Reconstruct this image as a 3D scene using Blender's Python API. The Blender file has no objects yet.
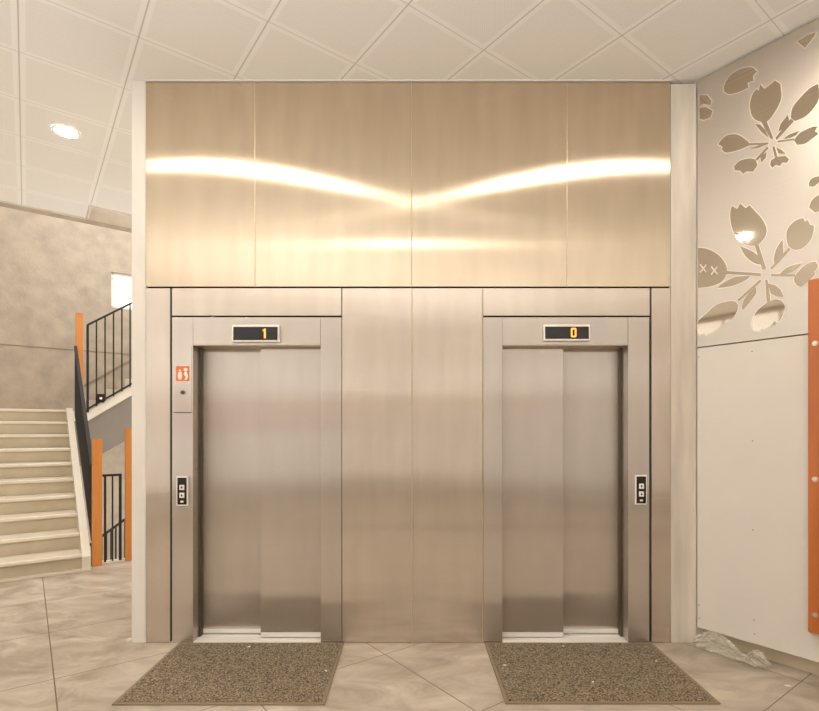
import bpy, bmesh, math, random
from mathutils import Vector, Matrix
random.seed(7)
C = bpy.context.scene.collection
R = math.radians

# ---------------------------------------------------------------- camera
FPX, DIST, EYE = 520.0, 3.8, 1.55
S = DIST / FPX                       # metres per pixel on the lift front
cam_d = bpy.data.cameras.new('camera'); cam = bpy.data.objects.new('camera', cam_d); C.objects.link(cam)
cam.location = (0, -DIST, EYE); cam.rotation_euler = (R(90), 0, 0)
cam_d.sensor_width = 36; cam_d.lens = 36 * FPX / 819
cam_d.shift_x = -1.5 / 819; cam_d.shift_y = 75.5 / 819
cam_d.clip_start = 0.05
bpy.context.scene.camera = cam

# ---------------------------------------------------------------- frames of reference
A = Vector((-.595, .804, 0)).normalized(); B = Vector((.804, .595, 0)).normalized()
def P(a, b, z=0.0):                  # building grid, turned against the lift front
    v = A * a + B * b
    return Vector((v.x, v.y - DIST, z))
def FX(px): return (px - 411) * S
def FZ(py): return EYE + (431 - py) * S

# ---------------------------------------------------------------- world, exposure, large lights
sc = bpy.context.scene
sc.view_settings.view_transform = 'Standard'; sc.view_settings.look = 'None'
sc.view_settings.exposure = 0.74; sc.view_settings.gamma = 1.0; sc.view_settings.use_curve_mapping = False
w = bpy.data.worlds.new('sky'); sc.world = w; w.use_nodes = True
bg = w.node_tree.nodes['Background']; bg.inputs[0].default_value = (1, .97, .93, 1); bg.inputs[1].default_value = 1.6

def area(name, loc, normal, sx, sy, power, col):
    l = bpy.data.lights.new(name, 'AREA'); l.shape = 'RECTANGLE'; l.size = sx; l.size_y = sy
    l.energy = power; l.color = col
    o = bpy.data.objects.new(name, l); C.objects.link(o); o.location = loc
    o.rotation_euler = Vector(normal).to_track_quat('-Z', 'Y').to_euler()
    return o
DAY = (.95, .98, 1.04)
AR, BL = -5.0, -4.6                   # rear wall and left wall on the building grid
# daylight through the glazing behind and to the left of the camera
for bb in (-2.9, .9):
    area('daylight_rear', P(AR + .07, bb, 1.75), A, 3.3, 2.9, 4.5, DAY)
for aa, zz, hh, pw in ((-3.0, 1.9, 2.8, 4.5), (.8, 1.9, 2.8, 4.5), (4.6, 2.27, 3.54, 36)):
    area('daylight_left', P(aa, BL + .07, zz), B, 3.3, hh, pw, DAY)
ADDED_UPLIGHTS = ((.85, -1.9, 3.4, 0), (-1.6, -.3, 5.0, 0), (-3.6, -.3, 5.0, 0))      # added unseen fill lights: a, b, length, along which axis
for ua, ub_, ul, ux in ADDED_UPLIGHTS:
    o = area('added_uplight', P(ua, ub_, 2.085), (0, 0, 1), ul - .1, .16, (92, 46, 46)[ADDED_UPLIGHTS.index((ua, ub_, ul, ux))], DAY)
    d_ = A if ux else B
    o.rotation_euler = (R(180), 0, math.atan2(d_.y, d_.x))
area('added_stairwell_light', P(8.4, 1.2, 6.9), (0, 0, -1), 3.0, 2.0, 85, DAY)  # added lamp out of view to brighten the stairwell
LAMP_STRENGTH = 220

# ---------------------------------------------------------------- materials
def new_mat(name):
    m = bpy.data.materials.new(name); m.use_nodes = True
    return m, m.node_tree, m.node_tree.nodes['Principled BSDF']
def lin(c):
    return tuple(((v / 255) / 12.92 if v / 255 <= .04045 else ((v / 255 + .055) / 1.055) ** 2.4) for v in c) + (1,)
def plain(name, rgb, rough=.5, metal=0.0, var=0.0, scale=8.0, bump=0.0, bscale=60, stretch=(1, 1, 1)):
    m, t, p = new_mat(name); c = lin(rgb)
    p.inputs['Base Color'].default_value = c; p.inputs['Roughness'].default_value = rough
    p.inputs['Metallic'].default_value = metal
    N = t.nodes; L = t.links
    geo = N.new('ShaderNodeNewGeometry'); mp = N.new('ShaderNodeMapping'); mp.inputs['Scale'].default_value = stretch
    L.new(geo.outputs['Position'], mp.inputs['Vector'])
    nz = N.new('ShaderNodeTexNoise'); nz.inputs['Scale'].default_value = scale; nz.inputs['Detail'].default_value = 6
    L.new(mp.outputs[0], nz.inputs['Vector'])
    rp = N.new('ShaderNodeValToRGB'); rp.color_ramp.elements[0].position = .3; rp.color_ramp.elements[1].position = .7
    v = var
    rp.color_ramp.elements[0].color = (c[0] * (1 - v), c[1] * (1 - v), c[2] * (1 - v), 1)
    rp.color_ramp.elements[1].color = (min(1, c[0] * (1 + v * .6)), min(1, c[1] * (1 + v * .6)), min(1, c[2] * (1 + v * .6)), 1)
    L.new(nz.outputs['Fac'], rp.inputs[0]); L.new(rp.outputs[0], p.inputs['Base Color'])
    if bump:
        n2 = N.new('ShaderNodeTexNoise'); n2.inputs['Scale'].default_value = bscale; n2.inputs['Detail'].default_value = 4
        L.new(mp.outputs[0], n2.inputs['Vector'])
        b = N.new('ShaderNodeBump'); b.inputs['Strength'].default_value = bump; b.inputs['Distance'].default_value = .01
        L.new(n2.outputs['Fac'], b.inputs['Height']); L.new(b.outputs[0], p.inputs['Normal'])
    return m
def emit(name, col, s):
    m = bpy.data.materials.new(name); m.use_nodes = True; t = m.node_tree; t.nodes.clear()
    e = t.nodes.new('ShaderNodeEmission'); e.inputs[0].default_value = col; e.inputs[1].default_value = s
    o = t.nodes.new('ShaderNodeOutputMaterial'); t.links.new(e.outputs[0], o.inputs[0]); return m

def steel(name, tint, rough, aniso, tangent, var=.06):
    m = bpy.data.materials.new(name); m.use_nodes = True; t = m.node_tree; t.nodes.clear(); N = t.nodes; L = t.links
    g = N.new('ShaderNodeBsdfAnisotropic'); g.distribution = 'GGX'
    g.inputs['Anisotropy'].default_value = aniso; g.inputs['Roughness'].default_value = rough
    cx = N.new('ShaderNodeCombineXYZ')
    for i in range(3): cx.inputs[i].default_value = tangent[i]
    L.new(cx.outputs[0], g.inputs['Tangent'])
    geo = N.new('ShaderNodeNewGeometry'); mp = N.new('ShaderNodeMapping'); mp.inputs['Scale'].default_value = (5, 5, .9)
    L.new(geo.outputs['Position'], mp.inputs['Vector'])
    nz = N.new('ShaderNodeTexNoise'); nz.inputs['Scale'].default_value = 1.6; nz.inputs['Detail'].default_value = 5
    L.new(mp.outputs[0], nz.inputs['Vector'])
    rp = N.new('ShaderNodeMapRange'); rp.inputs['From Min'].default_value = .3; rp.inputs['From Max'].default_value = .7
    rp.inputs['To Min'].default_value = 1 - var; rp.inputs['To Max'].default_value = 1 + var
    L.new(nz.outputs['Fac'], rp.inputs['Value'])
    # fine brushing lines
    mp2 = N.new('ShaderNodeMapping'); mp2.inputs['Scale'].default_value = (4, 4, 420)
    L.new(geo.outputs['Position'], mp2.inputs['Vector'])
    n2 = N.new('ShaderNodeTexNoise'); n2.inputs['Scale'].default_value = 1; n2.inputs['Detail'].default_value = 2
    L.new(mp2.outputs[0], n2.inputs['Vector'])
    r2 = N.new('ShaderNodeMapRange'); r2.inputs['To Min'].default_value = .95; r2.inputs['To Max'].default_value = 1.05
    L.new(n2.outputs['Fac'], r2.inputs['Value'])
    mu = N.new('ShaderNodeMath'); mu.operation = 'MULTIPLY'; L.new(rp.outputs[0], mu.inputs[0]); L.new(r2.outputs[0], mu.inputs[1])
    vm = N.new('ShaderNodeVectorMath'); vm.operation = 'SCALE'; vm.inputs[0].default_value = tint[:3]
    L.new(mu.outputs[0], vm.inputs['Scale']); L.new(vm.outputs[0], g.inputs['Color'])
    d = N.new('ShaderNodeBsdfDiffuse'); d.inputs[0].default_value = (tint[0] * .75, tint[1] * .72, tint[2] * .68, 1)
    mx = N.new('ShaderNodeMixShader'); mx.inputs[0].default_value = .24
    L.new(g.outputs[0], mx.inputs[1]); L.new(d.outputs[0], mx.inputs[2])
    o = N.new('ShaderNodeOutputMaterial'); L.new(mx.outputs[0], o.inputs[0])
    return m

def grid_mat(name, kind):
    """ceiling tiles / floor tiles laid out on the building grid (a, b)"""
    m, t, p = new_mat(name); N = t.nodes; L = t.links
    geo = N.new('ShaderNodeNewGeometry')
    def coord(axis, off, per):
        d = N.new('ShaderNodeVectorMath'); d.operation = 'DOT_PRODUCT'; d.inputs[1].default_value = axis
        L.new(geo.outputs['Position'], d.inputs[0])
        s = N.new('ShaderNodeMath'); s.operation = 'ADD'; s.inputs[1].default_value = off; L.new(d.outputs['Value'], s.inputs[0])
        q = N.new('ShaderNodeMath'); q.operation = 'DIVIDE'; q.inputs[1].default_value = per; L.new(s.outputs[0], q.inputs[0])
        f = N.new('ShaderNodeMath'); f.operation = 'FRACT'; L.new(q.outputs[0], f.inputs[0])
        h = N.new('ShaderNodeMath'); h.operation = 'SUBTRACT'; h.inputs[1].default_value = .5; L.new(f.outputs[0], h.inputs[0])
        ab = N.new('ShaderNodeMath'); ab.operation = 'ABSOLUTE'; L.new(h.outputs[0], ab.inputs[0])
        e = N.new('ShaderNodeMath'); e.operation = 'SUBTRACT'; e.inputs[0].default_value = .5; L.new(ab.outputs[0], e.inputs[1])
        k = N.new('ShaderNodeMath'); k.operation = 'MULTIPLY'; k.inputs[1].default_value = per; L.new(e.outputs[0], k.inputs[0])
        return k.outputs[0], s.outputs[0], q.outputs[0]
    def less(x, v):
        n = N.new('ShaderNodeMath'); n.operation = 'LESS_THAN'; n.inputs[1].default_value = v; L.new(x, n.inputs[0]); return n.outputs[0]
    def mmax(x, y):
        n = N.new('ShaderNodeMath'); n.operation = 'MAXIMUM'; L.new(x, n.inputs[0]); L.new(y, n.inputs[1]); return n.outputs[0]
    def mix(f, c1, c2):
        n = N.new('ShaderNodeMix'); n.data_type = 'RGBA'; L.new(f, n.inputs[0])
        for c, i in ((c1, 6), (c2, 7)):
            if isinstance(c, tuple): n.inputs[i].default_value = c
            else: L.new(c, n.inputs[i])
        return n.outputs[2]
    ya = DIST * A.y; yb = DIST * B.y
    if kind == 'ceiling':
        ea, sa, _ = coord(A, ya - 1.27, .627); eb, sb, _ = coord(B, yb + .04, .629)
        band = mmax(less(ea, .036), less(eb, .036))
        seam = mmax(less(eb, .0032), less(ea, .0014))
        inner = mmax(less(ea, .005), less(eb, .007))
        # perforations
        def wave(s):
            a_ = N.new('ShaderNodeMath'); a_.operation = 'MULTIPLY'; a_.inputs[1].default_value = 2 * math.pi / .019; L.new(s, a_.inputs[0])
            b_ = N.new('ShaderNodeMath'); b_.operation = 'SINE'; L.new(a_.outputs[0], b_.inputs[0]); return b_.outputs[0]
        pr = N.new('ShaderNodeMath'); pr.operation = 'MULTIPLY'; L.new(wave(sa), pr.inputs[0]); L.new(wave(sb), pr.inputs[1])
        g = N.new('ShaderNodeMath'); g.operation = 'GREATER_THAN'; g.inputs[1].default_value = .45; L.new(pr.outputs[0], g.inputs[0])
        col = mix(g.outputs[0], lin((240, 235, 226)), lin((226, 220, 209)))
        col = mix(band, col, lin((244, 240, 232)))
        col = mix(inner, col, lin((236, 230, 220)))
        col = mix(seam, col, lin((198, 186, 168)))
        p.inputs['Roughness'].default_value = .55
        L.new(col, p.inputs['Base Color'])
    else:
        ea, sa, qa = coord(A, ya - 1.15, .93); eb, sb, qb = coord(B, yb - .14, .93)
        seam = mmax(less(ea, .0032), less(eb, .0036))
        nz = N.new('ShaderNodeTexNoise'); nz.inputs['Scale'].default_value = 2.8; nz.inputs['Detail'].default_value = 10; nz.inputs['Roughness'].default_value = .62; nz.inputs['Distortion'].default_value = .8
        mp = N.new('ShaderNodeMapping'); mp.inputs['Rotation'].default_value = (0, 0, R(36.5)); mp.inputs['Scale'].default_value = (.9, 1.5, 1)
        L.new(geo.outputs['Position'], mp.inputs['Vector']); L.new(mp.outputs[0], nz.inputs['Vector'])
        rp = N.new('ShaderNodeValToRGB'); e = rp.color_ramp.elements
        e[0].position = .33; e[0].color = lin((156, 141, 122)); e[1].position = .72; e[1].color = lin((210, 197, 178))
        L.new(nz.outputs['Fac'], rp.inputs[0])
        # tone from tile to tile
        fa = N.new('ShaderNodeMath'); fa.operation = 'FLOOR'; L.new(qa, fa.inputs[0]); fb = N.new('ShaderNodeMath'); fb.operation = 'FLOOR'; L.new(qb, fb.inputs[0])
        cb = N.new('ShaderNodeCombineXYZ'); L.new(fa.outputs[0], cb.inputs[0]); L.new(fb.outputs[0], cb.inputs[1])
        wn = N.new('ShaderNodeTexWhiteNoise'); L.new(cb.outputs[0], wn.inputs['Vector'])
        r3 = N.new('ShaderNodeMapRange'); r3.inputs['To Min'].default_value = .93; r3.inputs['To Max'].default_value = 1.04; L.new(wn.outputs['Value'], r3.inputs['Value'])
        sc_ = N.new('ShaderNodeVectorMath'); sc_.operation = 'SCALE'; L.new(rp.outputs[0], sc_.inputs[0]); L.new(r3.outputs[0], sc_.inputs['Scale'])
        col = mix(seam, sc_.outputs[0], lin((116, 98, 78)))
        L.new(col, p.inputs['Base Color'])
        r4 = N.new('ShaderNodeMapRange'); r4.inputs['To Min'].default_value = .28; r4.inputs['To Max'].default_value = .48; L.new(nz.outputs['Fac'], r4.inputs['Value'])
        L.new(r4.outputs[0], p.inputs['Roughness'])
    return m

M = {}
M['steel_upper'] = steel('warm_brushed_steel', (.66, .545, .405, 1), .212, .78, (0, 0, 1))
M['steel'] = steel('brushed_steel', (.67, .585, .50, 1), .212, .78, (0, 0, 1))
M['steel_door'] = steel('brushed_door_steel', (.64, .575, .515, 1), .23, .76, (0, 0, 1), .04)
M['blocker'] = plain('opaque_white_blocker', (240, 236, 228), .6)  # opaque white backing added outside the hall windows to block the sky
M['hall'] = plain('hall_wall_paint', (232, 227, 218), .6)
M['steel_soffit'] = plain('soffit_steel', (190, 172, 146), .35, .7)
M['shade_and_dark_steel'] = plain('reveal_shade_and_fittings', (92, 80, 64), .4, .4)  # dark tone for the shadow in the door reveals; also key switch and plate line
M['outline'] = plain('pale_etched_edge', (226, 214, 196), .5)
M['seam_glint'] = plain('painted_edge_glint', (206, 186, 156), .4, .3)  # pale tone painted in for the glint on bevelled panel edges
M['steel_sill'] = plain('sill_steel', (232, 225, 214), .35, .1)
M['steel_screw'] = plain('screw_steel', (190, 180, 165), .25, 1)
M['dark_gap'] = plain('dark_gap', (58, 46, 34), .8)
M['ceiling'] = grid_mat('perforated_ceiling', 'ceiling')
M['floor'] = grid_mat('stone_floor', 'floor')
M['plaster'] = plain('white_plaster', (224, 215, 202), .6, 0, .07, 3, .12, 30, (1, 1, .35))
M['plaster_streak'] = plain('streaked_plaster', (212, 201, 184), .6, 0, .20, 9, .15, 40, (1, 1, .14))
M['concrete'] = plain('concrete', (180, 165, 145), .7, 0, .17, 4.2, .35, 26)
M['concrete_dark'] = plain('concrete_edge', (150, 132, 110), .8, 0, .12, 3, .1, 20)
M['white_panel'] = plain('white_wall_panel', (220, 210, 197), .45, 0, .02, 4)
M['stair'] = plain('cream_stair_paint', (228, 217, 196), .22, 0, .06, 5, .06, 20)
M['riser'] = plain('tan_riser', (204, 189, 162), .45, 0, .10, 4)  # darker than the treads
M['stringer'] = plain('stringer_paint', (226, 214, 194), .4, 0, .05, 5)
M['gray'] = plain('grey_shade_and_screws', (128, 118, 106), .6, 0, .05, 4)  # tone of the shade below the upper flight; also the board screws
M['wood'] = plain('orange_wood', (190, 102, 36), .35, 0, .10, 3.5, .05, 40, (4, 4, .5))
M['black'] = plain('black_metal', (30, 26, 22), .7)
M['post'] = plain('light_orange_wood', (208, 134, 64), .4, 0, .10, 3.5, .05, 40, (4, 4, .5))
M['blackplastic'] = plain('black_plastic', (22, 18, 15), .25)
M['mat'] = None
M['mat_edge'] = plain('rubber_edge', (136, 118, 92), .6)
M['white'] = plain('white_paint', (235, 228, 215), .4)
M['satin'] = steel('satin_steel', (.60, .54, .465, 1), .42, 0.0, (0, 0, 1), .02)
M['mirror'] = steel('polished_steel', (.50, .42, .32, 1), .035, 0.0, (0, 0, 1), .02)
M['lamp'] = emit('lamp_glow', (1, .93, .84, 1), LAMP_STRENGTH)
M['lamp_dim'] = emit('dim_lamp_glow', (1, .93, .84, 1), LAMP_STRENGTH * .35)
M['digit'] = emit('orange_digit', (1, .33, .06, 1), 1.6)
M['orange_sign'] = plain('orange_sign', (222, 112, 52), .5)
M['skirt'] = plain('skirting', (205, 188, 160), .4)

# speckled carpet of the entrance mats
m, t, p = new_mat('mat_pile'); N = t.nodes; L = t.links
geo = N.new('ShaderNodeNewGeometry'); nz = N.new('ShaderNodeTexNoise'); nz.inputs['Scale'].default_value = 115; nz.inputs['Detail'].default_value = 3
L.new(geo.outputs['Position'], nz.inputs['Vector'])
rp = N.new('ShaderNodeValToRGB'); e = rp.color_ramp.elements
e[0].position = .40; e[0].color = lin((76, 62, 45)); e[1].position = .62; e[1].color = lin((160, 144, 118))
L.new(nz.outputs['Fac'], rp.inputs[0]); L.new(rp.outputs[0], p.inputs['Base Color']); p.inputs['Roughness'].default_value = .95
bp = N.new('ShaderNodeBump'); bp.inputs['Strength'].default_value = .6; bp.inputs['Distance'].default_value = .004
L.new(nz.outputs['Fac'], bp.inputs['Height']); L.new(bp.outputs[0], p.inputs['Normal']); M['mat'] = m

# thin crumpled plastic
m, t, p = new_mat('clear_plastic_film'); p.inputs['Base Color'].default_value = lin((236, 226, 208)); p.inputs['Roughness'].default_value = .22
tr = t.nodes.new('ShaderNodeBsdfTransparent'); mx = t.nodes.new('ShaderNodeMixShader')
lw = t.nodes.new('ShaderNodeLayerWeight'); lw.inputs[0].default_value = .45
mr = t.nodes.new('ShaderNodeMapRange'); mr.inputs['To Min'].default_value = .10; mr.inputs['To Max'].default_value = .62
t.links.new(lw.outputs['Facing'], mr.inputs['Value']); t.links.new(mr.outputs[0], mx.inputs[0])
t.links.new(tr.outputs[0], mx.inputs[1]); t.links.new(p.outputs[0], mx.inputs[2])
t.links.new(mx.outputs[0], t.nodes['Material Output'].inputs[0]); M['film'] = m
# window glass
m, t, p = new_mat('window_glass'); tr = t.nodes.new('ShaderNodeBsdfTransparent'); mx = t.nodes.new('ShaderNodeMixShader'); mx.inputs[0].default_value = .08
p.inputs['Roughness'].default_value = .03
t.links.new(tr.outputs[0], mx.inputs[1]); t.links.new(p.outputs[0], mx.inputs[2]); t.links.new(mx.outputs[0], t.nodes['Material Output'].inputs[0]); M['glass'] = m

# ---------------------------------------------------------------- mesh helpers
def hexa(bm, c):                     # eight corners: bottom loop of four, then top loop of four
    v = [bm.verts.new(q) for q in c]
    for f in ((3, 2, 1, 0), (4, 5, 6, 7), (0, 1, 5, 4), (1, 2, 6, 5), (2, 3, 7, 6), (3, 0, 4, 7)):
        bm.faces.new([v[i] for i in f])
def box(bm, x0, x1, y0, y1, z0, z1):
    hexa(bm, [(x0, y0, z0), (x1, y0, z0), (x1, y1, z0), (x0, y1, z0), (x0, y0, z1), (x1, y0, z1), (x1, y1, z1), (x0, y1, z1)])
def gbox(bm, a0, a1, b0, b1, z0, z1):
    hexa(bm, [P(a0, b0, z0), P(a0, b1, z0), P(a1, b1, z0), P(a1, b0, z0), P(a0, b0, z1), P(a0, b1, z1), P(a1, b1, z1), P(a1, b0, z1)])
def prism(bm, pts, d):               # pts: list of Vectors in a plane, d: extrusion vector
    n = len(pts); lo = [bm.verts.new(q) for q in pts]; hi = [bm.verts.new(Vector(q) + d) for q in pts]
    bm.faces.new(lo); bm.faces.new(hi[::-1])
    for i in range(n): bm.faces.new((lo[(i + 1) % n], lo[i], hi[i], hi[(i + 1) % n]))
def tube(bm, p0, p1, r, seg=8):
    p0 = Vector(p0); p1 = Vector(p1); d = (p1 - p0).normalized()
    u = d.orthogonal().normalized(); v = d.cross(u)
    lo, hi = [], []
    for i in range(seg):
        o = u * math.cos(2 * math.pi * i / seg) * r + v * math.sin(2 * math.pi * i / seg) * r
        lo.append(bm.verts.new(p0 + o)); hi.append(bm.verts.new(p1 + o))
    bm.faces.new(lo[::-1]); bm.faces.new(hi)
    for i in range(seg): bm.faces.new((lo[i], lo[(i + 1) % seg], hi[(i + 1) % seg], hi[i]))
def bar(bm, p0, p1, wv, tv):         # rectangular bar, half-width vectors wv and tv
    p0 = Vector(p0); p1 = Vector(p1); wv = Vector(wv); tv = Vector(tv)
    hexa(bm, [p0 - wv - tv, p0 + wv - tv, p0 + wv + tv, p0 - wv + tv, p1 - wv - tv, p1 + wv - tv, p1 + wv + tv, p1 - wv + tv])
def disc(bm, c, n, r, h, seg=20, dome=0.0):
    c = Vector(c); n = Vector(n).normalized(); tube(bm, c, c + n * h, r, seg)
def obj(name, fn, mat, parent=None, bevel=0.0, smooth=False):
    bm = bmesh.new(); fn(bm)
    bmesh.ops.recalc_face_normals(bm, faces=bm.faces)
    me = bpy.data.meshes.new(name); bm.to_mesh(me); bm.free()
    base = parent.location if parent and parent.get('is_root') is None and parent.type == 'EMPTY' else None
    me.materials.append(mat)
    if smooth:
        for q in me.polygons: q.use_smooth = True
    o = bpy.data.objects.new(name, me); C.objects.link(o)
    if parent is None:
        # origin at the middle of the base
        vs = [v.co for v in me.vertices]
        c = Vector(((min(v.x for v in vs) + max(v.x for v in vs)) / 2, (min(v.y for v in vs) + max(v.y for v in vs)) / 2, min(v.z for v in vs)))
        me.transform(Matrix.Translation(-c)); o.location = c
    else:
        o.parent = parent
        wl = Vector(); q = parent
        while q: wl += q.location; q = q.parent
        me.transform(Matrix.Translation(-wl))
    if bevel:
        b = o.modifiers.new('bevel', 'BEVEL'); b.width = bevel; b.segments = 2; b.limit_method = 'ANGLE'
    return o
def tag(o, label=None, cat=None, group=None, kind=None):
    if label: o['label'] = label
    if cat: o['category'] = cat
    if group: o['group'] = group
    if kind: o['kind'] = kind
    return o
def thing(name, label, cat, loc, group=None):
    o = bpy.data.objects.new(name, None); C.objects.link(o); o.location = loc; o.empty_display_size = .1
    return tag(o, label, cat, group)
def struct(name, fn, mat, bevel=0): return tag(obj(name, fn, mat, None, bevel), kind='structure')
CEIL = FZ(80)                        # 4.115

# ---------------------------------------------------------------- setting
def f(bm):
    gbox(bm, AR, 6.80, BL, 4.1, -.2, 0)
    gbox(bm, 6.80, 7.0, BL, 4.1, -.2, 0)
struct('floor', f, M['floor'])
struct('floor_stairwell', lambda bm: gbox(bm, 6.9, 11.2, BL, 3.98, -3.2, -3.0), M['concrete'])
def f(bm):
    gbox(bm, AR, 6.91, BL, 4.1, CEIL, CEIL + .12)
    gbox(bm, 6.91, 7.36, BL, .585, CEIL, CEIL + .12)
struct('ceiling', f, M['ceiling'])
def f(bm):                           # slim edge profile along the ceiling's end
    gbox(bm, 7.36, 7.38, BL, .605, CEIL - .012, CEIL + .2)
    gbox(bm, 6.91, 7.38, .585, .605, CEIL - .012, CEIL + .2)
    gbox(bm, 6.91, 6.93, .605, 3.9, CEIL - .012, CEIL + .2)
struct('trim_1', f, M['plaster'])
def f(bm):
    gbox(bm, 7.46, 7.62, BL, 3.9, CEIL + .02, CEIL + .6)
struct('trim_2', f, M['concrete'])
struct('ceiling_stairwell', lambda bm: gbox(bm, 6.95, 11.2, BL, 3.98, 7.0, 7.2), M['white'])
struct('wall_upper', lambda bm: gbox(bm, 6.98, 7.1, BL, 3.9, CEIL + .6, 7.0), M['plaster'])
def f(bm):                           # concrete wall with the window opening
    gbox(bm, 11, 11.25, BL, 1.26, -3, 7)
    gbox(bm, 11, 11.25, 2.5, 3.98, -3, 7)
    gbox(bm, 11, 11.25, 1.26, 2.5, -3, 3.83)
    gbox(bm, 11, 11.25, 1.26, 2.5, 4.49, 7)
m, t, p = M['concrete'], M['concrete'].node_tree, None
struct('wall_concrete', f, M['concrete'])
def f(bm): gbox(bm, 10.992, 11.0, BL, 3.9, 2.985, 3.0)
struct('trim_3', f, M['concrete_dark'])
def f(bm):
    for z0, z1 in ((3.83, 3.87), (4.45, 4.49), (4.36, 4.385)): gbox(bm, 11.04, 11.10, 1.26, 2.5, z0, z1)
    for b0, b1 in ((1.26, 1.30), (2.46, 2.5)): gbox(bm, 11.04, 11.10, b0, b1, 3.83, 4.49)
wf = struct('window_1', f, M['white'])
obj('pane', lambda bm: gbox(bm, 11.06, 11.065, 1.30, 2.46, 3.87, 4.45), M['glass'], wf)
# left wall and rear wall with glazing
def f(bm):
    gbox(bm, AR, 11.2, BL - .2, BL, -3, .5); gbox(bm, AR, 2.95, BL - .2, BL, 3.3, CEIL + .2); gbox(bm, 2.95, 7.1, BL - .2, BL, 4.04, CEIL + .2); gbox(bm, 6.25, 11.2, BL - .2, BL, .5, 7)
    for a0 in (AR, -1.35, 2.45): gbox(bm, a0, a0 + .5, BL - .2, BL, .5, 4.04 if a0 > 2 else 3.3)
struct('wall_left', f, M['hall'])
def f(bm):
    gbox(bm, AR - .2, AR, BL - .2, 4.1, 0, .3); gbox(bm, AR - .2, AR, BL - .2, 4.1, 3.2, CEIL + .2)
    for b0, b1 in ((BL - .2, -4.55), (-1.25, -.75), (2.55, 4.1)): gbox(bm, AR - .2, AR, b0, b1, .3, 3.2)
struct('wall_rear', f, M['hall'])
k = 2
for aa, tz in ((-3.0, 3.3), (.8, 3.3), (4.6, 4.04)):
    def f(bm):
        for s0 in (-1.65, -.58, .5, 1.59): gbox(bm, aa + s0, aa + s0 + .06, BL + .02, BL + .10, .5, tz)
        gbox(bm, aa - 1.65, aa + 1.65, BL + .02, BL + .10, .48, .54); gbox(bm, aa - 1.65, aa + 1.65, BL + .02, BL + .10, tz - .04, tz + .02)
    wf = struct('window_%d' % k, f, M['white']); k += 1
    obj('sky_blocker', lambda bm: gbox(bm, aa - 1.65, aa + 1.65, BL - .14, BL - .12, .5, tz), M['blocker'], wf)  # unseen opaque sheet added to keep sky light out
for bb in (-2.9, .9):
    def f(bm):
        for s0 in (-1.65, -.58, .5, 1.59): gbox(bm, AR + .02, AR + .10, bb + s0, bb + s0 + .06, .3, 3.2)
        gbox(bm, AR + .02, AR + .10, bb - 1.65, bb + 1.65, .28, .34); gbox(bm, AR + .02, AR + .10, bb - 1.65, bb + 1.65, 3.16, 3.22)
    wf = struct('window_%d' % k, f, M['white']); k += 1
    obj('sky_blocker', lambda bm: gbox(bm, AR - .14, AR - .12, bb - 1.65, bb + 1.65, .3, 3.2), M['blocker'], wf)  # same added sheet behind the rear windows
# right wall
struct('wall_right', lambda bm: (gbox(bm, AR, 2.6, 4.06, 4.2, 0, CEIL + .1), gbox(bm, AR, 1.82, 3.972, 4.06, .122, CEIL + .1)), M['plaster'])
struct('baseboard_right', lambda bm: gbox(bm, AR, 1.86, 4.04, 4.06, 0, .12), M['skirt'], .003)
# lift shaft: core wall, rear body, two plaster end piers
OL = (FX(193), FX(320.5)); OR = (FX(502.5), FX(628)); OT = FZ(345.5)
XL, XR = FX(145.5), FX(671)
def f(bm):
    y0, y1 = .035, .28
    box(bm, XL, OL[0] - .03, y0, y1, 0, OT + .03); box(bm, OL[1] + .03, OR[0] - .03, y0, y1, 0, OT + .03); box(bm, OR[1] + .03, XR, y0, y1, 0, OT + .03)
    box(bm, XL, XR, y0, y1, OT + .03, CEIL - .001)
    box(bm, XL, XR, 2.2, 2.3, 0, CEIL + .1)
struct('wall_shaft', f, M['dark_gap'])
struct('wall_pier_left', lambda bm: box(bm, FX(131.5), XL, 0, 2.3, 0, CEIL), M['plaster'], .004)
struct('wall_pier_right', lambda bm: box(bm, XR, FX(696.5), 0, .5, 0, FZ(84)), M['plaster_streak'], .003)
struct('wall_side', lambda bm: box(bm, XR, XR + .18, .5, 2.3, 0, CEIL), M['plaster'])
struct('wall_return', lambda bm: box(bm, FX(696.5), 2.35, .02, .12, 0, CEIL), M['plaster'])
struct('trim_4', lambda bm: box(bm, XL, XR, -.004, .03, CEIL - .007, CEIL), M['white'])

# ---------------------------------------------------------------- steel cladding of the lift front
G = .0016; GX = .0007
def clad(label, x0, x1, y0, y1, seam_glint=None):
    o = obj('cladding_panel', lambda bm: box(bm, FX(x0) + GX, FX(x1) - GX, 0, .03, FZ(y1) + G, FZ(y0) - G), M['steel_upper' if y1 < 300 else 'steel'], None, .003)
    if seam_glint:
        z0, z1 = FZ(y1) + G, FZ(y0) - G; lx = o.location
        e = obj('edge_glint', lambda bm: box(bm, FX(seam_glint) - .0022, FX(seam_glint) + .0022, -.0022, .0, z0, z1), M['seam_glint'], o)  # thin pale strip drawn as the highlight along the panel edge
    return tag(o, label, 'wall panel', 'brushed steel cladding panels')
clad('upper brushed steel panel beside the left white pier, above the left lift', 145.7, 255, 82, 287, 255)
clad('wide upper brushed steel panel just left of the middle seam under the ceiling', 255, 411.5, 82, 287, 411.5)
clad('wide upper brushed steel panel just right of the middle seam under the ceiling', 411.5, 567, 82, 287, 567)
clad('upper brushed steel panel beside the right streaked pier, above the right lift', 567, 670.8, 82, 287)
clad('tall narrow steel strip between the left white pier and the left lift frame', 145.7, 170.2, 287.8, 643)
clad('tall narrow steel strip between the right lift frame and the streaked pier', 651.6, 670.8, 287.8, 643)
clad('horizontal steel panel over the left lift doors and its display', 171.8, 341.5, 287.8, 316)
clad('horizontal steel panel over the right lift doors and its display', 483, 650, 287.8, 316)
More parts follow.
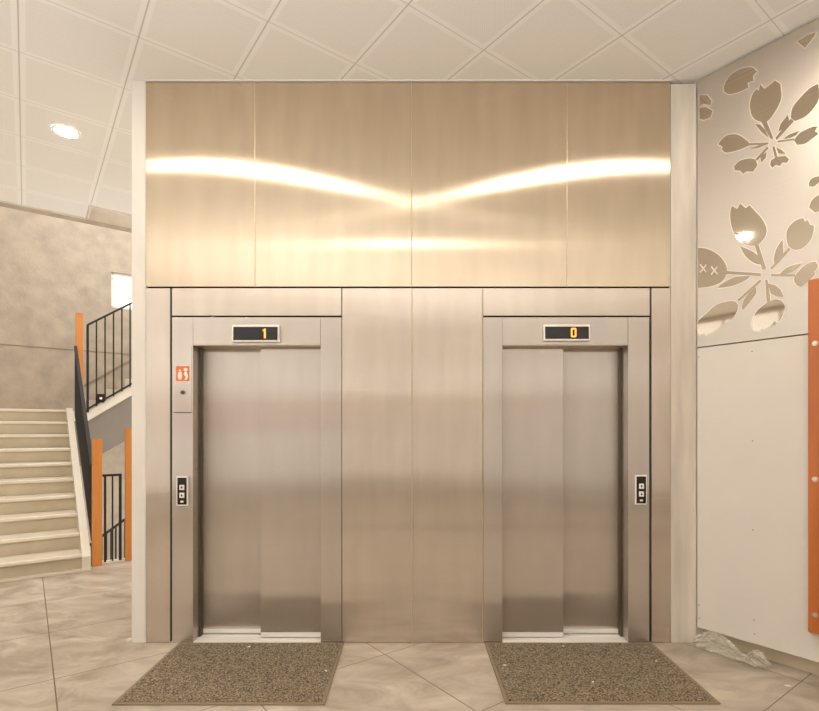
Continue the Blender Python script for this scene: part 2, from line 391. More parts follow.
clad('tall brushed steel panel between the lifts, left of the middle seam', 342, 412, 287.8, 643, 412)
clad('tall brushed steel panel between the lifts, right of the middle seam', 412, 482.5, 287.8, 643, 482.6)

# ---------------------------------------------------------------- lifts
def fbox(bm, x0, x1, y0, y1, d0, d1): box(bm, FX(x0), FX(x1), d0, d1, FZ(y1), FZ(y0))
def lift(side):
    left = side == 'left'
    ox = OL if left else OR
    t = thing('elevator', 'left lift with closed steel doors and an orange pictogram on its frame' if left else
              'right lift with closed steel doors, its call buttons on the right jamb', 'elevator',
              ((ox[0] + ox[1]) / 2, .05, 0), 'two lifts side by side')
    if left: jl = (171.8, 193, 1); jr = (320.5, 341.5, 0)
    else: jl = (483, 502.5, 0); jr = (628, 649.4, 1)
    for (x0, x1, call) in (jl, jr):
        j = obj('jamb', lambda bm: box(bm, FX(x0) + G, FX(x1), 0, .22, 0, FZ(317 if call or True else 317) - G), M['steel_door'], t, .002)
    # head of the frame
    obj('header', lambda bm: box(bm, ox[0] + .0006, ox[1] - .0006, .001, .22, OT + .004, FZ(317) - G), M['steel_door'], t, .0015)
    obj('header_soffit', lambda bm: box(bm, ox[0] + .0006, ox[1] - .0006, .001, .22, OT, OT + .004), M['steel_soffit'], t)
    # sill
    def f(bm):
        box(bm, ox[0], ox[1], .0, .20, .0, .006)
        for y in (.055, .125): box(bm, ox[0], ox[1], y, y + .012, .006, .009)
    obj('sill', f, M['steel_sill'], t)
    mid = ((260.5 if left else 563.5) - 411) / FPX * (DIST + .085)
    def door(x0, x1, y):
        d = obj('door_panel', lambda bm: box(bm, x0, x1, y, y + .03, .012, OT + .03), M['steel_door'], t, .003)
        obj('door_foot', lambda bm: box(bm, x0 + .004, x1 - .004, y - .003, y, .013, .045), M['steel_sill'], d)
        return d
    back, front = (.155, .085)
    if left:
        door(ox[0] - .02, mid + .03, back); door(mid, ox[1] + .001, front)
    else:
        door(ox[0] - .001, mid, front); door(mid - .03, ox[1] + .02, back)
    # dark strip painted in for the reveal's shadow beside the rear leaf
    xe = ox[0] if left else ox[1]; sg = 1 if left else -1
    obj('reveal_shade', lambda bm: box(bm, min(xe, xe + sg * .012), max(xe, xe + sg * .014), .10, .15, 0, OT), M['shade_and_dark_steel'], t)
    # display over the doors
    dx0, dx1, dy0, dy1 = (232.8, 280, 325.3, 342.6) if left else (542.8, 589.4, 325.0, 341.4)
    fi = obj('floor_indicator', lambda bm: fbox(bm, dx0, dx1, dy0, dy1, -.022, .002), M['white'], t, .006)
    fi['label'] = 'floor display showing an orange 1' if left else 'floor display showing an orange 0'
    obj('screen', lambda bm: fbox(bm, dx0 + 1.6, dx1 - 1.6, dy0 + 2.2, dy1 - 2, -.0235, -.021), M['blackplastic'], fi)
    cx = 265.8 if left else 572.6; cy = (dy0 + dy1) / 2
    def f(bm):
        if left:
            fbox(bm, cx - .9, cx + .9, cy - 4.6, cy + 4.8, -.0250, -.0235)
            fbox(bm, cx - 2.1, cx - .9, cy - 3.6, cy - 2.2, -.0250, -.0235)
        else:
            h = 4.6; w_ = 2.7; s_ = 1.5
            fbox(bm, cx - w_, cx - w_ + s_, cy - h + .6, cy + h - .6, -.0250, -.0235)
            fbox(bm, cx + w_ - s_, cx + w_, cy - h + .6, cy + h - .6, -.0250, -.0235)
            fbox(bm, cx - w_ + .6, cx + w_ - .6, cy - h, cy - h + s_, -.0250, -.0235)
            fbox(bm, cx - w_ + .6, cx + w_ - .6, cy + h - s_, cy + h, -.0250, -.0235)
    obj('digit', f, M['digit'], fi)
    # call buttons
    bx0, bx1, by0, by1 = (177.2, 188.6, 476.2, 505.6) if left else (634.6, 646.2, 475, 504.4)
    cp = obj('call_panel', lambda bm: fbox(bm, bx0, bx1, by0, by1, -.014, .002), M['white'], t, .004)
    cp['label'] = 'call panel with up and down buttons'
    obj('faceplate', lambda bm: fbox(bm, bx0 + 1.1, bx1 - 1.1, by0 + 1.3, by1 - 1.3, -.0155, -.0135), M['blackplastic'], cp)
    bc = (bx0 + bx1) / 2
    for i, yy in enumerate((by0 + 11, by0 + 18.8)):
        b = obj('button', lambda bm: (fbox(bm, bc - 2.5, bc + 2.5, yy - 2.6, yy + 2.6, -.020, -.0155)), M['white'], cp, .003)
        def arrow(bm):
            s_ = -1 if i == 0 else 1
            pts = [(bc, yy + s_ * 1.5), (bc - 1.3, yy - s_ * .2), (bc + 1.3, yy - s_ * .2)]
            prism(bm, [Vector((FX(q[0]), -.0208, FZ(q[1]))) for q in pts], Vector((0, .0008, 0)))
            fbox(bm, bc - .35, bc + .35, min(yy, yy - s_ * 1.4), max(yy, yy - s_ * 1.4), -.0208, -.020)
        obj('arrow', arrow, M['blackplastic'], b)
    obj('indicator_light', lambda bm: fbox(bm, bc - 1.5, bc + 1.5, by0 + 24.2, by0 + 26, -.0165, -.0155), M['white'], cp)
    if left:
        sp = obj('service_plate', lambda bm: fbox(bm, 174.2, 191.4, 345, 412.2, -.0022, .001), M['steel_door'], t, .0008)
        obj('screw', lambda bm: disc(bm, (FX(182.8), -.0022, FZ(409.6)), (0, -1, 0), .004, .0015, 10), M['steel_screw'], sp)
        obj('lower_joint', lambda bm: fbox(bm, 173.8, 191.6, 412.2, 413.1, -.0010, .001), M['shade_and_dark_steel'], sp)
        k_ = obj('key_switch', lambda bm: disc(bm, (FX(183), -.0022, FZ(392.5)), (0, -1, 0), .015, .008), M['shade_and_dark_steel'], sp)
        obj('keyhole', lambda bm: disc(bm, (FX(183), -.0102, FZ(392.5)), (0, -1, 0), .007, .001, 12), M['dark_gap'], k_)
        sg_ = obj('warning_sticker', lambda bm: fbox(bm, 176.2, 189.4, 366.2, 381, -.0036, -.0022), M['orange_sign'], sp)
        sg_['label'] = 'orange square sticker with white figures'
        def fig(bm):
            y = -.0042
            def el(cx, cy, rx, ry, n=14):
                prism(bm, [Vector((FX(cx + rx * math.cos(2 * math.pi * i / n)), y, FZ(cy + ry * math.sin(2 * math.pi * i / n)))) for i in range(n)], Vector((0, .0006, 0)))
            def pl(*pts): prism(bm, [Vector((FX(a_), y, FZ(b_))) for a_, b_ in pts], Vector((0, .0006, 0)))
            el(180.2, 370.6, 1.15, 1.15); pl((178.4, 372.2), (182, 372.2), (182.2, 376), (181.6, 379.6), (180.6, 379.6), (180.3, 376.4), (179.8, 379.6), (178.8, 379.6), (178, 376))
            el(185.8, 369.6, 2.0, 1.7); pl((184.6, 372), (187, 371.6), (188.2, 376), (187.2, 379.8), (184.4, 379.8), (186, 377), (184.2, 374.6))
        obj('figures', fig, M['white'], sg_)
    return t
lift('left'); lift('right')

# ---------------------------------------------------------------- entrance mats
def matt(label, x0, x1, y0, y1, rot):
    t = thing('door_mat', label, 'door mat', ((x0 + x1) / 2, (y0 + y1) / 2, 0), 'mats in front of the lifts')
    e = .022
    obj('pile', lambda bm: box(bm, x0 + e, x1 - e, y0 + e, y1 - e, .001, .012), M['mat'], t)
    def f(bm):
        for (a_, b_, c_, d_) in ((x0, x1, y0, y0 + e), (x0, x1, y1 - e, y1), (x0, x0 + e, y0 + e, y1 - e), (x1 - e, x1, y0 + e, y1 - e)):
            box(bm, a_, b_, c_, d_, .0005, .009)
    obj('border', f, M['mat_edge'], t, .002)
    return t
matt('brown speckled entrance mat on the floor before the left lift', -1.690, -.487, -.865, -.012, 0)
matt('brown speckled entrance mat on the floor before the right lift', .535, 1.755, -.855, -.012, 0)

# ---------------------------------------------------------------- right wall cladding, along u from the pier
U = -A; ORG = P(1.81, 3.94); NRM = -B
def Wp(u, z, out=0.0): q = ORG + U * u + NRM * out; return Vector((q.x, q.y, z))
def inv(px, py):
    k_ = (px - 411) / FPX
    u = (DIST * k_ - ORG.x) / (U.x - U.y * k_ * 1.0) if False else None
    # ORG + U*u seen at px
    ox, od = ORG.x, ORG.y + DIST
    u = (k_ * od - ox) / (U.x - k_ * U.y)
    return u, EYE + (431 - py) / FPX * (od + U.y * u)
ZM = 2.157
def wbox(bm, u0, u1, z0, z1, o0, o1):
    hexa(bm, [Wp(u0, z0, o0), Wp(u1, z0, o0), Wp(u1, z0, o1), Wp(u0, z0, o1), Wp(u0, z1, o0), Wp(u1, z1, o0), Wp(u1, z1, o1), Wp(u0, z1, o1)])
t = thing('wall_board', 'white wall board fixed low on the right wall, dotted with screws', 'wall panel', Wp(.9, .12))
obj('board', lambda bm: wbox(bm, .0, 2.4, .118, ZM - .004, -.03, 0), M['white_panel'], t, .002)
for (px, py) in ((752.5, 441), (753, 530), (754, 620), (754.5, 634), (699, 605), (699.6, 618), (752, 351.5), (698.5, 357)):
    u, z = inv(px, py)
    s_ = obj('screw', lambda bm: disc(bm, Wp(u, z), NRM, .0045, .0015, 8), M['gray'], t)
t = thing('steel_wall_panel', 'satin steel panel with polished tulip flower pattern, high on the right wall', 'wall panel', Wp(.9, ZM))
obj('sheet', lambda bm: wbox(bm, .0, 2.4, ZM + .004, CEIL - .012, -.03, 0), M['satin'], t, .002)
def z7(l): return [(690 + x / 6.35, 180 + y / 6.35) for x, y in l]
def z8(l): return [(690 + x / 6.35, 260 + y / 6.35) for x, y in l]
def z5(l): return [(670 + x / 4.443, 30 + y / 4.443) for x, y in l]
big = [z7(q) for q in (
    [(268, 165), (300, 185), (320, 150), (355, 180), (378, 162), (415, 200), (455, 245), (478, 285), (487, 318), (483, 345), (470, 372), (442, 403), (415, 416), (375, 415), (335, 402), (302, 375), (278, 332), (262, 280), (256, 230), (259, 190)],
    [(412, 416), (435, 412), (484, 562), (460, 570)],
    [(318, 420), (355, 435), (400, 455), (430, 478), (447, 478), (458, 538), (420, 532), (385, 512), (350, 480)],
    [(720, 242), (728, 264), (750, 255), (762, 285), (786, 290), (783, 332), (765, 380), (730, 420), (690, 440), (655, 440), (625, 415), (613, 370), (618, 320), (640, 285), (675, 255)],
    [(625, 430), (640, 442), (520, 572), (510, 558)],
    [(588, 380), (592, 440), (588, 475), (562, 508), (536, 534), (533, 500), (545, 450), (565, 410)],
    [(50, 430), (100, 435), (150, 455), (195, 490), (226, 535), (236, 575), (230, 605), (215, 632), (185, 656), (130, 676), (50, 686)],
    [(232, 578), (450, 592), (450, 610), (232, 598)])]
big += [z8(q) for q in (
    [(172, 178), (220, 140), (290, 108), (385, 102), (350, 130), (290, 158), (230, 172)],
    [(515, 88), (668, 90), (668, 105), (515, 105)],
    [(570, 90), (600, 60), (650, 35), (715, 20), (685, 50), (645, 78), (610, 89)],
    [(800, 12), (812, 35), (800, 60), (785, 70), (792, 95), (768, 120), (745, 140), (710, 165), (685, 165), (665, 140), (664, 110), (690, 70), (730, 35), (770, 15)],
    [(50, 395), (100, 345), (160, 290), (220, 268), (280, 262), (306, 285), (300, 325), (265, 375), (210, 415), (150, 455), (100, 480), (95, 465), (70, 470), (50, 478)],
    [(314, 262), (455, 135), (445, 122), (300, 255)],
    [(420, 170), (420, 210), (390, 255), (335, 320), (331, 290), (350, 240), (385, 200)],
    [(545, 250), (582, 258), (602, 295), (592, 345), (572, 380), (552, 402), (538, 386), (515, 415), (485, 442), (462, 434), (445, 455), (410, 450), (391, 420), (400, 370), (430, 320), (475, 282), (510, 262)],
    [(478, 125), (493, 125), (512, 262), (488, 272)],
    [(492, 150), (545, 162), (575, 190), (595, 235), (550, 232), (515, 212)])]
small = [z5(q) for q in (
    [(240, 250), (265, 205), (310, 175), (360, 165), (388, 185), (370, 205), (372, 225), (345, 235), (350, 255), (310, 275), (265, 285), (242, 275)],
    [(400, 240), (420, 262), (455, 235), (465, 224), (490, 240), (495, 300), (475, 350), (440, 400), (410, 410), (370, 390), (355, 340), (365, 290), (385, 262), (396, 272)],
    [(405, 408), (430, 405), (460, 482), (448, 486)],
    [(378, 418), (402, 420), (425, 445), (440, 480), (408, 455)],
    [(658, 240), (662, 300), (640, 345), (600, 385), (555, 405), (537, 390), (545, 345), (580, 300), (620, 260)],
    [(538, 393), (550, 406), (475, 490), (468, 480)],
    [(525, 375), (530, 408), (502, 440), (482, 452), (490, 420)],
    [(655, 430), (645, 450), (660, 462), (635, 480), (600, 505), (565, 510), (551, 490), (575, 460), (615, 438), (640, 430)],
    [(478, 492), (552, 482), (552, 490), (478, 501)],
    [(577, 447), (560, 468), (535, 480), (500, 486), (530, 465)],
    [(450, 578), (480, 564), (515, 560), (530, 575), (520, 590), (498, 590), (490, 605), (470, 600), (455, 612), (446, 598)],
    [(455, 520), (465, 516), (478, 566), (467, 570)],
    [(472, 522), (495, 532), (515, 551), (482, 549)],
    [(285, 605), (310, 582), (350, 571), (380, 575), (390, 600), (370, 630), (340, 630), (325, 640), (310, 625), (288, 625)],
    [(380, 574), (432, 518), (440, 524), (388, 581)],
    [(430, 542), (427, 568), (405, 590), (402, 565), (415, 552)],
    [(220, 500), (250, 470), (300, 465), (350, 497), (350, 515), (300, 535), (250, 545), (230, 530), (235, 520), (218, 510)],
    [(348, 503), (438, 500), (438, 508), (348, 514)],
    [(350, 530), (400, 510), (432, 508), (390, 526)])]
edge_l = [z5(q) for q in ([(131, 290), (165, 290), (185, 315), (180, 335), (150, 330), (131, 338)], [(131, 348), (160, 342), (190, 360), (180, 390), (150, 400), (131, 395)])]
edge_r = [z7(q) for q in ([(755, 30), (765, 0), (800, -20), (850, -25), (850, 5), (819, 15), (790, 40), (760, 42)], [(757, 175), (775, 130), (819, 95), (870, 90), (880, 140), (850, 195), (819, 200), (795, 206), (775, 190)])]
edge_r += [z5([(565, 52), (600, 80), (640, 30), (650, 10), (610, 22)])]
def smooth(pl):
    n = len(pl)
    if n < 7: return pl
    out = []
    def corner(i):
        a_ = Vector(pl[i]) - Vector(pl[i - 1]); b_ = Vector(pl[(i + 1) % n]) - Vector(pl[i])
        return a_.angle(b_) > .85
    for i in range(n):
        p0, p1, p2, p3 = (Vector(pl[(i + k_) % n]) for k_ in (-1, 0, 1, 2))
        if corner(i): p0 = p1 - (p2 - p1) * .6
        if corner((i + 1) % n): p3 = p2 + (p2 - p1) * .6
        for tt in (0, .25, .5, .75):
            q = .5 * ((2 * p1) + (p2 - p0) * tt + (2 * p0 - 5 * p1 + 4 * p2 - p3) * tt ** 2 + (3 * p1 - p0 - 3 * p2 + p3) * tt ** 3)
            out.append((q.x, q.y))
    return out
def motif(label, polys):
    def f(bm):
        for i, pl in enumerate(polys):
            o_ = .0016 + .00004 * i
            prism(bm, [Wp(*inv(*q), o_) for q in smooth(pl)], -NRM * .0016)
    def g(bm):
        for i, pl in enumerate(polys):
            pts = [Vector(inv(*q)) for q in smooth(pl)]; n = len(pts)
            ar = sum(pts[k_].x * pts[(k_ + 1) % n].y - pts[(k_ + 1) % n].x * pts[k_].y for k_ in range(n))
            out = []
            for k_ in range(n):
                e1 = (pts[k_] - pts[k_ - 1]).normalized(); e2 = (pts[(k_ + 1) % n] - pts[k_]).normalized()
                d_ = (e1 + e2)
                if d_.length < .3: d_ = e1
                d_.normalize(); nn = Vector((d_.y, -d_.x)) * (1 if ar > 0 else -1)
                q = pts[k_] + nn * .0055
                out.append(Wp(max(q.x, .001), q.y, .0010 + .00002 * i))
            prism(bm, out, -NRM * .0010)
    o = obj('flower_motif', f, M['mirror'], t)
    obj('pale_outline', g, M['outline'], o)
    o['label'] = label; return o
fm = motif('large polished tulip cluster with crosses on one bud', big)
motif('smaller polished tulip cluster near the ceiling', small)
motif('cut-off polished petals beside the pier', edge_l)
motif('cut-off polished petals at the picture edge', edge_r)
def f(bm):
    for cx, cy in ((85, 562), (155, 575)):
        px, py = 690 + cx / 6.35, 180 + cy / 6.35
        for s_ in (1, -1):
            q = [(px - 3.6, py - s_ * 3.6), (px - 2.4, py - s_ * 4.4), (px + 3.6, py + s_ * 3.2), (px + 2.6, py + s_ * 4.2)]
            prism(bm, [Wp(*inv(*z), .0030 + .0001 * s_) for z in q], -NRM * .0006)
obj('cross_marks', f, M['white_panel'], fm)

# orange board with bolts
def uo(px, out): 
    k_ = (px - 411) / FPX; o_ = ORG + NRM * out
    return (k_ * (o_.y + DIST) - o_.x) / (U.x - k_ * U.y)
u0 = uo(808, .03); dd = (ORG + U * u0 + NRM * .03).y + DIST
zt = EYE + 151 / FPX * dd; zb = EYE - 201 / FPX * dd
t = thing('wood_rail_board', 'tall orange wooden board bolted to the right wall at the picture edge', 'wooden board', Wp(u0 + .1, zb, .015))
obj('board', lambda bm: wbox(bm, u0, u0 + .24, zb, zt, .004, .034), M['wood'], t, .006)
ub = uo(815, .036)
for py in (344, 479, 614):
    z = EYE + (431 - py) / FPX * ((ORG + U * ub).y + DIST)
    b = obj('bolt', lambda bm: (disc(bm, Wp(ub, z, .034), NRM, .017, .004, 18), disc(bm, Wp(ub, z, .038), NRM, .012, .004, 18)), M['steel_screw'], t, .001)
obj('bracket', lambda bm: wbox(bm, u0 + .05, u0 + .08, zb - .06, zb + .02, .0, .02), M['skirt'], t)

# ---------------------------------------------------------------- downlights
def downlight(a, b, label, dim=False):
    c = P(a, b, CEIL)
    t = thing('ceiling_downlight', label, 'ceiling light', c, 'recessed downlights in the perforated ceiling')
    def ring(bm):
        n = 28; r0, r1 = .082, .104
        rings = [[], [], []]
        for i in range(n):
            d = Vector((math.cos(2 * math.pi * i / n), math.sin(2 * math.pi * i / n), 0))
            rings[0].append(bm.verts.new(c + d * r0 + Vector((0, 0, -.004)))); rings[1].append(bm.verts.new(c + d * (r0 + .01) + Vector((0, 0, -.010)))); rings[2].append(bm.verts.new(c + d * r1 + Vector((0, 0, -.0005))))
        for k_ in range(2):
            for i in range(n): bm.faces.new((rings[k_][i], rings[k_][(i + 1) % n], rings[k_ + 1][(i + 1) % n], rings[k_ + 1][i]))
    obj('trim_ring', ring, M['white'], t, 0, True)
    obj('diffuser', lambda bm: disc(bm, c + Vector((0, 0, -.0045)), (0, 0, 1), .0815, .004, 28), M['lamp_dim' if dim else 'lamp'], t)
downlight(5.34, .273, 'glowing round downlight in the ceiling before the staircase')
downlight(2.90, .273, 'round downlight in the ceiling above the left mat')
downlight(.40, .273, 'round downlight in the ceiling just before the camera', True)
downlight(1.05, 2.72, 'round downlight in the ceiling above the right mat')

for (ua, ub_, ul, ux), lb in zip(ADDED_UPLIGHTS, ('added linear fill light over the camera, nearest the lifts', 'added linear fill light behind the camera in the middle of the hall', 'added linear fill light nearest the rear windows')):
    d_ = A if ux else B; n_ = B if ux else A
    c = P(ua, ub_, 2.05)  # body of the added fill light, hung out of view
    t = thing('added_linear_uplight', lb, 'hanging light', c, 'linear fill lights added to the hall')
    obj('trough', lambda bm: (bar(bm, c - d_ * ul / 2, c + d_ * ul / 2, n_ * .10, Vector((0, 0, .012))),
        bar(bm, c - d_ * ul / 2 - n_ * .10 + Vector((0, 0, .03)), c + d_ * ul / 2 - n_ * .10 + Vector((0, 0, .03)), n_ * .006, Vector((0, 0, .04))),
        bar(bm, c - d_ * ul / 2 + n_ * .10 + Vector((0, 0, .03)), c + d_ * ul / 2 + n_ * .10 + Vector((0, 0, .03)), n_ * .006, Vector((0, 0, .04)))), M['white'], t)
    for q in (-.4, .4):
        obj('suspension_wire', lambda bm: tube(bm, c + d_ * ul * q, c + d_ * ul * q + Vector((0, 0, CEIL - 2.05 - .001)), .003, 6), M['steel_screw'], t)

# ---------------------------------------------------------------- main staircase
A0, T, RI, BR = 6.80, .311, .187, .495
t = thing('staircase', 'cream painted concrete staircase rising against the raw concrete wall', 'staircase', P(A0, -1.2, 0))
def f(bm):
    pr = [(A0 + .035, 0)]
    for i in range(10):
        a = A0 + T * i; z = RI * i
        if i: pr.append((a + .035, z))
        pr += [(a + .012, z + RI - .048), (a - .012, z + RI - .040), (a - .014, z + RI - .008), (a - .006, z + RI)]
    pr += [(10.985, RI * 10), (10.985, RI * 10 - .2), (9.75, RI * 10 - .2), (7.3, 0)]
    prism(bm, [P(a, -2.9, z) for a, z in pr], B * (BR + 2.9))
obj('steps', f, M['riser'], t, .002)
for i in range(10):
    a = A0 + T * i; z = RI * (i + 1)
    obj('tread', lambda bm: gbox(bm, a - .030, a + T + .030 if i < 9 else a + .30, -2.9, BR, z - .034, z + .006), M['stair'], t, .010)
def f(bm):
    pr = [(A0 - .03, 0), (A0 - .03, .16), (A0 + .02, RI + .035), (A0 + T * 9 + .02, RI * 10 + .035), (A0 + T * 9 + .25, RI * 10 + .035), (A0 + T * 9 + .25, RI * 10 - .3), (A0 + .35, 0)]
    prism(bm, [P(a, BR, z) for a, z in pr], B * .082)
obj('stringer', f, M['stringer'], t, .004)
obj('bottom_strip', lambda bm: gbox(bm, A0 - .012, A0 + .04, -2.9, BR, 0, .022), M['stringer'], t)

def post(a, b, z0, h, label):
    t = thing('newel_post', label, 'post', P(a, b, z0), 'orange wooden stair posts')
    obj('shaft', lambda bm: gbox(bm, a - .035, a + .035, b - .049, b + .049, z0, z0 + h - .012), M['post'], t, .003)
    obj('cap', lambda bm: gbox(bm, a - .036, a + .036, b - .050, b + .050, z0 + h - .012, z0 + h), M['post'], t, .003)
post(6.965, .655, 0, 1.46, 'orange wooden post standing on the floor beside the foot of the staircase')
post(7.03, 1.0, 0, 1.58, 'orange wooden post on the floor beside the left white pier')
post(9.60, .668, RI * 10, 1.52, 'orange wooden post at the top of the staircase')

# railing beside the flight
t = thing('stair_railing', 'black metal railing of close bars along the side of the staircase', 'railing', P(7.1, .65, 0))
def zf(a): return RI + (a - A0) / T * RI
aa0, aa1, bb = 7.01, 9.53, .612
tp = obj('top_rail', lambda bm: bar(bm, P(aa0, bb, zf(aa0) + .84), P(aa1, bb, zf(aa1) + 1.02), B * .02, Vector((0, 0, .014))), M['black'], t)
obj('bottom_rail', lambda bm: bar(bm, P(aa0, bb, zf(aa0) - .02), P(aa1, bb, zf(aa1) - .02), B * .012, Vector((0, 0, .012))), M['black'], t)
n = 27
for i in range(n):
    a = aa0 + .04 + (aa1 - aa0 - .06) * i / (n - 1); q = (a - aa0) / (aa1 - aa0)
    obj('baluster', lambda bm: bar(bm, P(a, bb, zf(a) - .02), P(a, bb, zf(a) + .84 + .18 * q), B * .012, A * .012), M['black'], t)
# landing edge behind
# upper flight going right along the concrete wall
t = thing('upper_staircase', 'upper flight of stairs climbing to the right behind the white pier', 'staircase', P(10.4, .8, RI * 10))
SL = .70; bs, be, z1 = .80, 2.9, RI * 10
def zu(b): return z1 + (b - bs) * SL
def f(bm):
    pts = [(bs - .2, z1), (bs - .2, z1 - .16), (bs, z1 - .16), (be, zu(be) - .16), (be, zu(be) - .0), (bs, z1 - .0)]
    prism(bm, [P(9.90, b, z) for b, z in pts], A * .05)
obj('stringer', f, M['stringer'], t)
def f(bm):
    pr = [(bs, z1 - .17)]
    st = .27
    k_ = 0; b = bs
    top = [(bs, z1)]
    while b + st < be:
        top += [(b, z1 + (k_ + 1) * st * SL), (b + st, z1 + (k_ + 1) * st * SL)]; b += st; k_ += 1
    pts = top + [(b, z1 + k_ * st * SL - .3), (bs, z1 - .18)]
    prism(bm, [P(9.96, q, z) for q, z in pts], A * 1.02)
obj('steps', f, M['stair'], t)
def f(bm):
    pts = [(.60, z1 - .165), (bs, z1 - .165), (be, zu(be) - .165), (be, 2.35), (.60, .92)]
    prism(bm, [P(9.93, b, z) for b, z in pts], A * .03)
obj('under_flight_shade', f, M['gray'], t)  # grey sheet put in for the shade below the flight
def f(bm): bar(bm, P(10.985, bs - .1, z1 + .40), P(10.985, be, zu(be) + .47), A * .01, Vector((0, 0, .01)))
obj('wall_skirting', f, M['concrete_dark'], t)
t = thing('upper_stair_railing', 'black metal railing on the upper flight below the bright window', 'railing', P(9.92, .8, z1))
obj('top_rail', lambda bm: bar(bm, P(9.88, .79, z1 + 1.39), P(9.88, be, z1 + 1.39 + (be - .79) * .705), A * .02, Vector((0, 0, .017))), M['black'], t)
obj('bottom_rail', lambda bm: bar(bm, P(9.88, .79, z1 + .03), P(9.88, be, zu(be) + .03), A * .015, Vector((0, 0, .017))), M['black'], t)
obj('end_post', lambda bm: bar(bm, P(9.88, .80, z1 - .02), P(9.88, .80, z1 + 1.39), A * .02, B * .017), M['black'], t)
for i in range(1, 18):
    b = .80 + .122 * i
    if b > be: break
    obj('baluster', lambda bm: bar(bm, P(9.88, b, zu(b)), P(9.88, b, z1 + 1.39 + (b - .79) * .705), A * .012, B * .010), M['black'], t)
t = thing('black_device', 'small black box with a white dot, behind the upper railing bars', 'device', P(9.80, .97, 2.0))
obj('case', lambda bm: gbox(bm, 9.80, 9.855, .925, 1.03, zu(.96) + .03, zu(.96) + .17), M['blackplastic'], t, .004)
obj('white_dot', lambda bm: disc(bm, P(9.80, .977, zu(.96) + .10), -A, .020, .004, 12), M['white'], t)

# guard rail between the floor posts
t = thing('guard_rail', 'low black guard rail between the two orange floor posts', 'railing', P(7.02, .85, 0))
ga = 7.02
obj('frame', lambda bm: (bar(bm, P(ga, .715, 1.03), P(ga, .912, 1.03), A * .015, Vector((0, 0, .013))), bar(bm, P(ga, .742, .02), P(ga, .742, 1.03), A * .015, B * .011), bar(bm, P(ga, .898, .02), P(ga, .898, 1.03), A * .015, B * .014)), M['black'], t)
obj('baluster', lambda bm: bar(bm, P(ga, .818, .02), P(ga, .818, 1.03), A * .010, B * .008), M['black'], t)
obj('kerb', lambda bm: (gbox(bm, 7.0, 7.05, .706, .948, -.2, .02), gbox(bm, 7.07, 7.12, .706, 1.3, -.2, .015)), M['stringer'], t)
# railing of the flight going down
t = thing('lower_stair_railing', 'black sloping railing of the flight going down between the orange posts', 'railing', P(8.0, 1.0, -1.2))
def zl(b): return .11 + (b - .75) * .72
obj('top_rail', lambda bm: bar(bm, P(8.0, .45, zl(.45)), P(8.0, 2.2, zl(2.2)), A * .02, Vector((0, 0, .016))), M['black'], t)
for i in range(26):
    b = .53 + .055 * i
    obj('baluster', lambda bm: bar(bm, P(8.0, b, zl(b) - 1.3), P(8.0, b, zl(b)), A * .01, B * .010), M['black'], t)
t = thing('lower_staircase', 'concrete flight of stairs going down below the floor edge', 'staircase', P(8.6, 1.2, -3.0))
def f(bm):
    pts = [(.45, -1.5), (2.6, -1.5 + 2.15 * .72), (2.6, -3), (.45, -3)]
    prism(bm, [P(8.06, b, z) for b, z in pts], A * 1.2)
obj('flight', f, M['stair'], t)

# ---------------------------------------------------------------- crumpled plastic bag
def f(bm):
    nu, nv = 64, 40
    p0 = Vector((FX(696), -.06, .06)); 
    u0_ = inv(700, 630)[0]; 
    c0 = Wp(.03, .0, .065); c1 = Wp(.475, .0, .095)
    ax = (c1 - c0).normalized(); sd = Vector((0, 0, 1)).cross(ax)
    rnd = random.Random(3)
    ph = [(rnd.uniform(1, 5), rnd.randint(1, 5), rnd.uniform(0, 6.28), rnd.uniform(.4, 1)) for _ in range(16)]
    grid = []
    for i in range(nu + 1):
        s_ = i / nu
        if s_ < .62: rr = .020 + .060 * math.sin(math.pi * min(1, (s_ / .62) * .85 + .12)) ** .8
        elif s_ < .74: rr = .036
        else: rr = .036 + .030 * math.sin(math.pi * (s_ - .74) / .26)
        c = c0.lerp(c1, s_)
        row = []
        for j in range(nv):
            th = 2 * math.pi * j / nv
            k_ = 0
            for (fu, fv, p_, am) in ph:
                v_ = math.sin(fu * s_ * 3.1 + fv * th + p_); k_ += am * (1 - 2 * abs(v_))
            k_ *= (.06 if s_ < .66 else .10)
            r_ = rr * max(.25, 1 + k_)
            x = sd * math.cos(th) * r_ * 1.15; z = math.sin(th) * r_ * .85
            zz = rr * .8 + z + .006
            row.append(bm.verts.new(c + x + Vector((0, 0, max(.003, zz))) + ax * (k_ * .02)))
        grid.append(row)
    for i in range(nu):
        for j in range(nv): bm.faces.new((grid[i][j], grid[i][(j + 1) % nv], grid[i + 1][(j + 1) % nv], grid[i + 1][j]))
tag(obj('plastic_bag', f, M['film'], None, 0, False), 'crumpled clear plastic bag on the floor against the right wall', 'plastic bag')

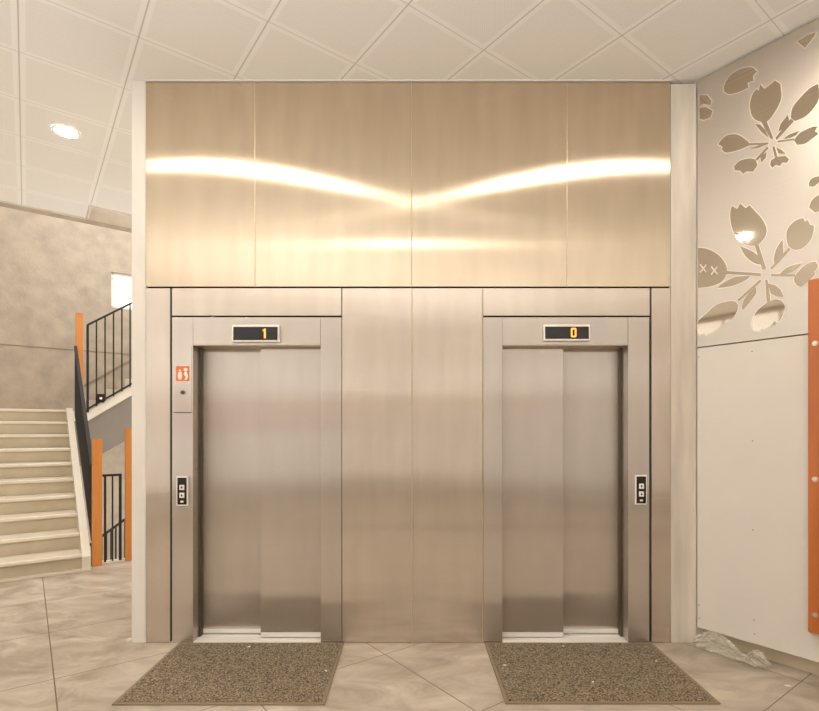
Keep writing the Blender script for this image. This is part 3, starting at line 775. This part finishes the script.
# ---------------------------------------------------------------- seen only as reflections in the steel
t = thing('wood_rail_board', 'wide orange wooden board on the hall side wall, mirrored in the left lift doors', 'wooden board', P(-1.1, BL + .13, 1.5))
obj('board', lambda bm: gbox(bm, -2.0, -.2, BL + .115, BL + .145, 1.5, 2.25), M['wood'], t, .006)
t = thing('door_mat', 'long dark strip added on the hall floor under the camera, mirrored in the steel', 'door mat', (1.2, -4.3, 0))  # unseen strip added to put a dark band into the steel's reflection
obj('pile', lambda bm: hexa(bm, [(-1.2, -4.75, .001), (4.0, -4.2, .001), (4.0, -3.95, .001), (-1.2, -4.5, .001), (-1.2, -4.75, .01), (4.0, -4.2, .01), (4.0, -3.95, .01), (-1.2, -4.5, .01)]), M['mat'], t)

# ---------------------------------------------------------------- bits of litter
def fl(px, py, z=0.0):
    d = (EYE - z) * FPX / (py - 431); return Vector(((px - 411) / FPX * d, d - DIST, z))
def chip(px, py, l, wd, ang, label, z=.001, h=.004):
    c = fl(px, py, z); d = Vector((math.cos(ang), math.sin(ang), 0)); n_ = Vector((-d.y, d.x, 0))
    def f(bm):
        pts = [c - d * l, c - d * l * .4 - n_ * wd, c + d * l * .7 - n_ * wd * .7, c + d * l, c + d * l * .3 + n_ * wd, c - d * l * .7 + n_ * wd * .6]
        prism(bm, pts, Vector((0, 0, h)))
    tag(obj('litter_scrap', f, M['white']), label, 'litter', 'small white scraps lying about')
chip(788, 686, .018, .007, -.6, 'white scrap on the floor tile seam below the plastic bag')
chip(249, 647, .012, .006, .8, 'tiny white scrap on the left mat near the lift sill', .0125)
chip(326, 671, .014, .004, -.9, 'tiny white scrap near the right edge of the left mat', .0125)
chip(504.5, 665.5, .012, .008, .3, 'white scrap near the left edge of the right mat', .0125)
chip(563, 646.5, .008, .005, .3, 'tiny white scrap on the right mat close to the lift sill', .0125)
chip(656, 661.5, .007, .005, .3, 'tiny white scrap near the right edge of the right mat', .0125)
chip(593, 682, .008, .005, .5, 'tiny white scrap in the middle of the right mat', .0125)
chip(129.5, 641.5, .014, .012, .5, 'white crumb on the floor at the foot of the left pier', .001, .02)
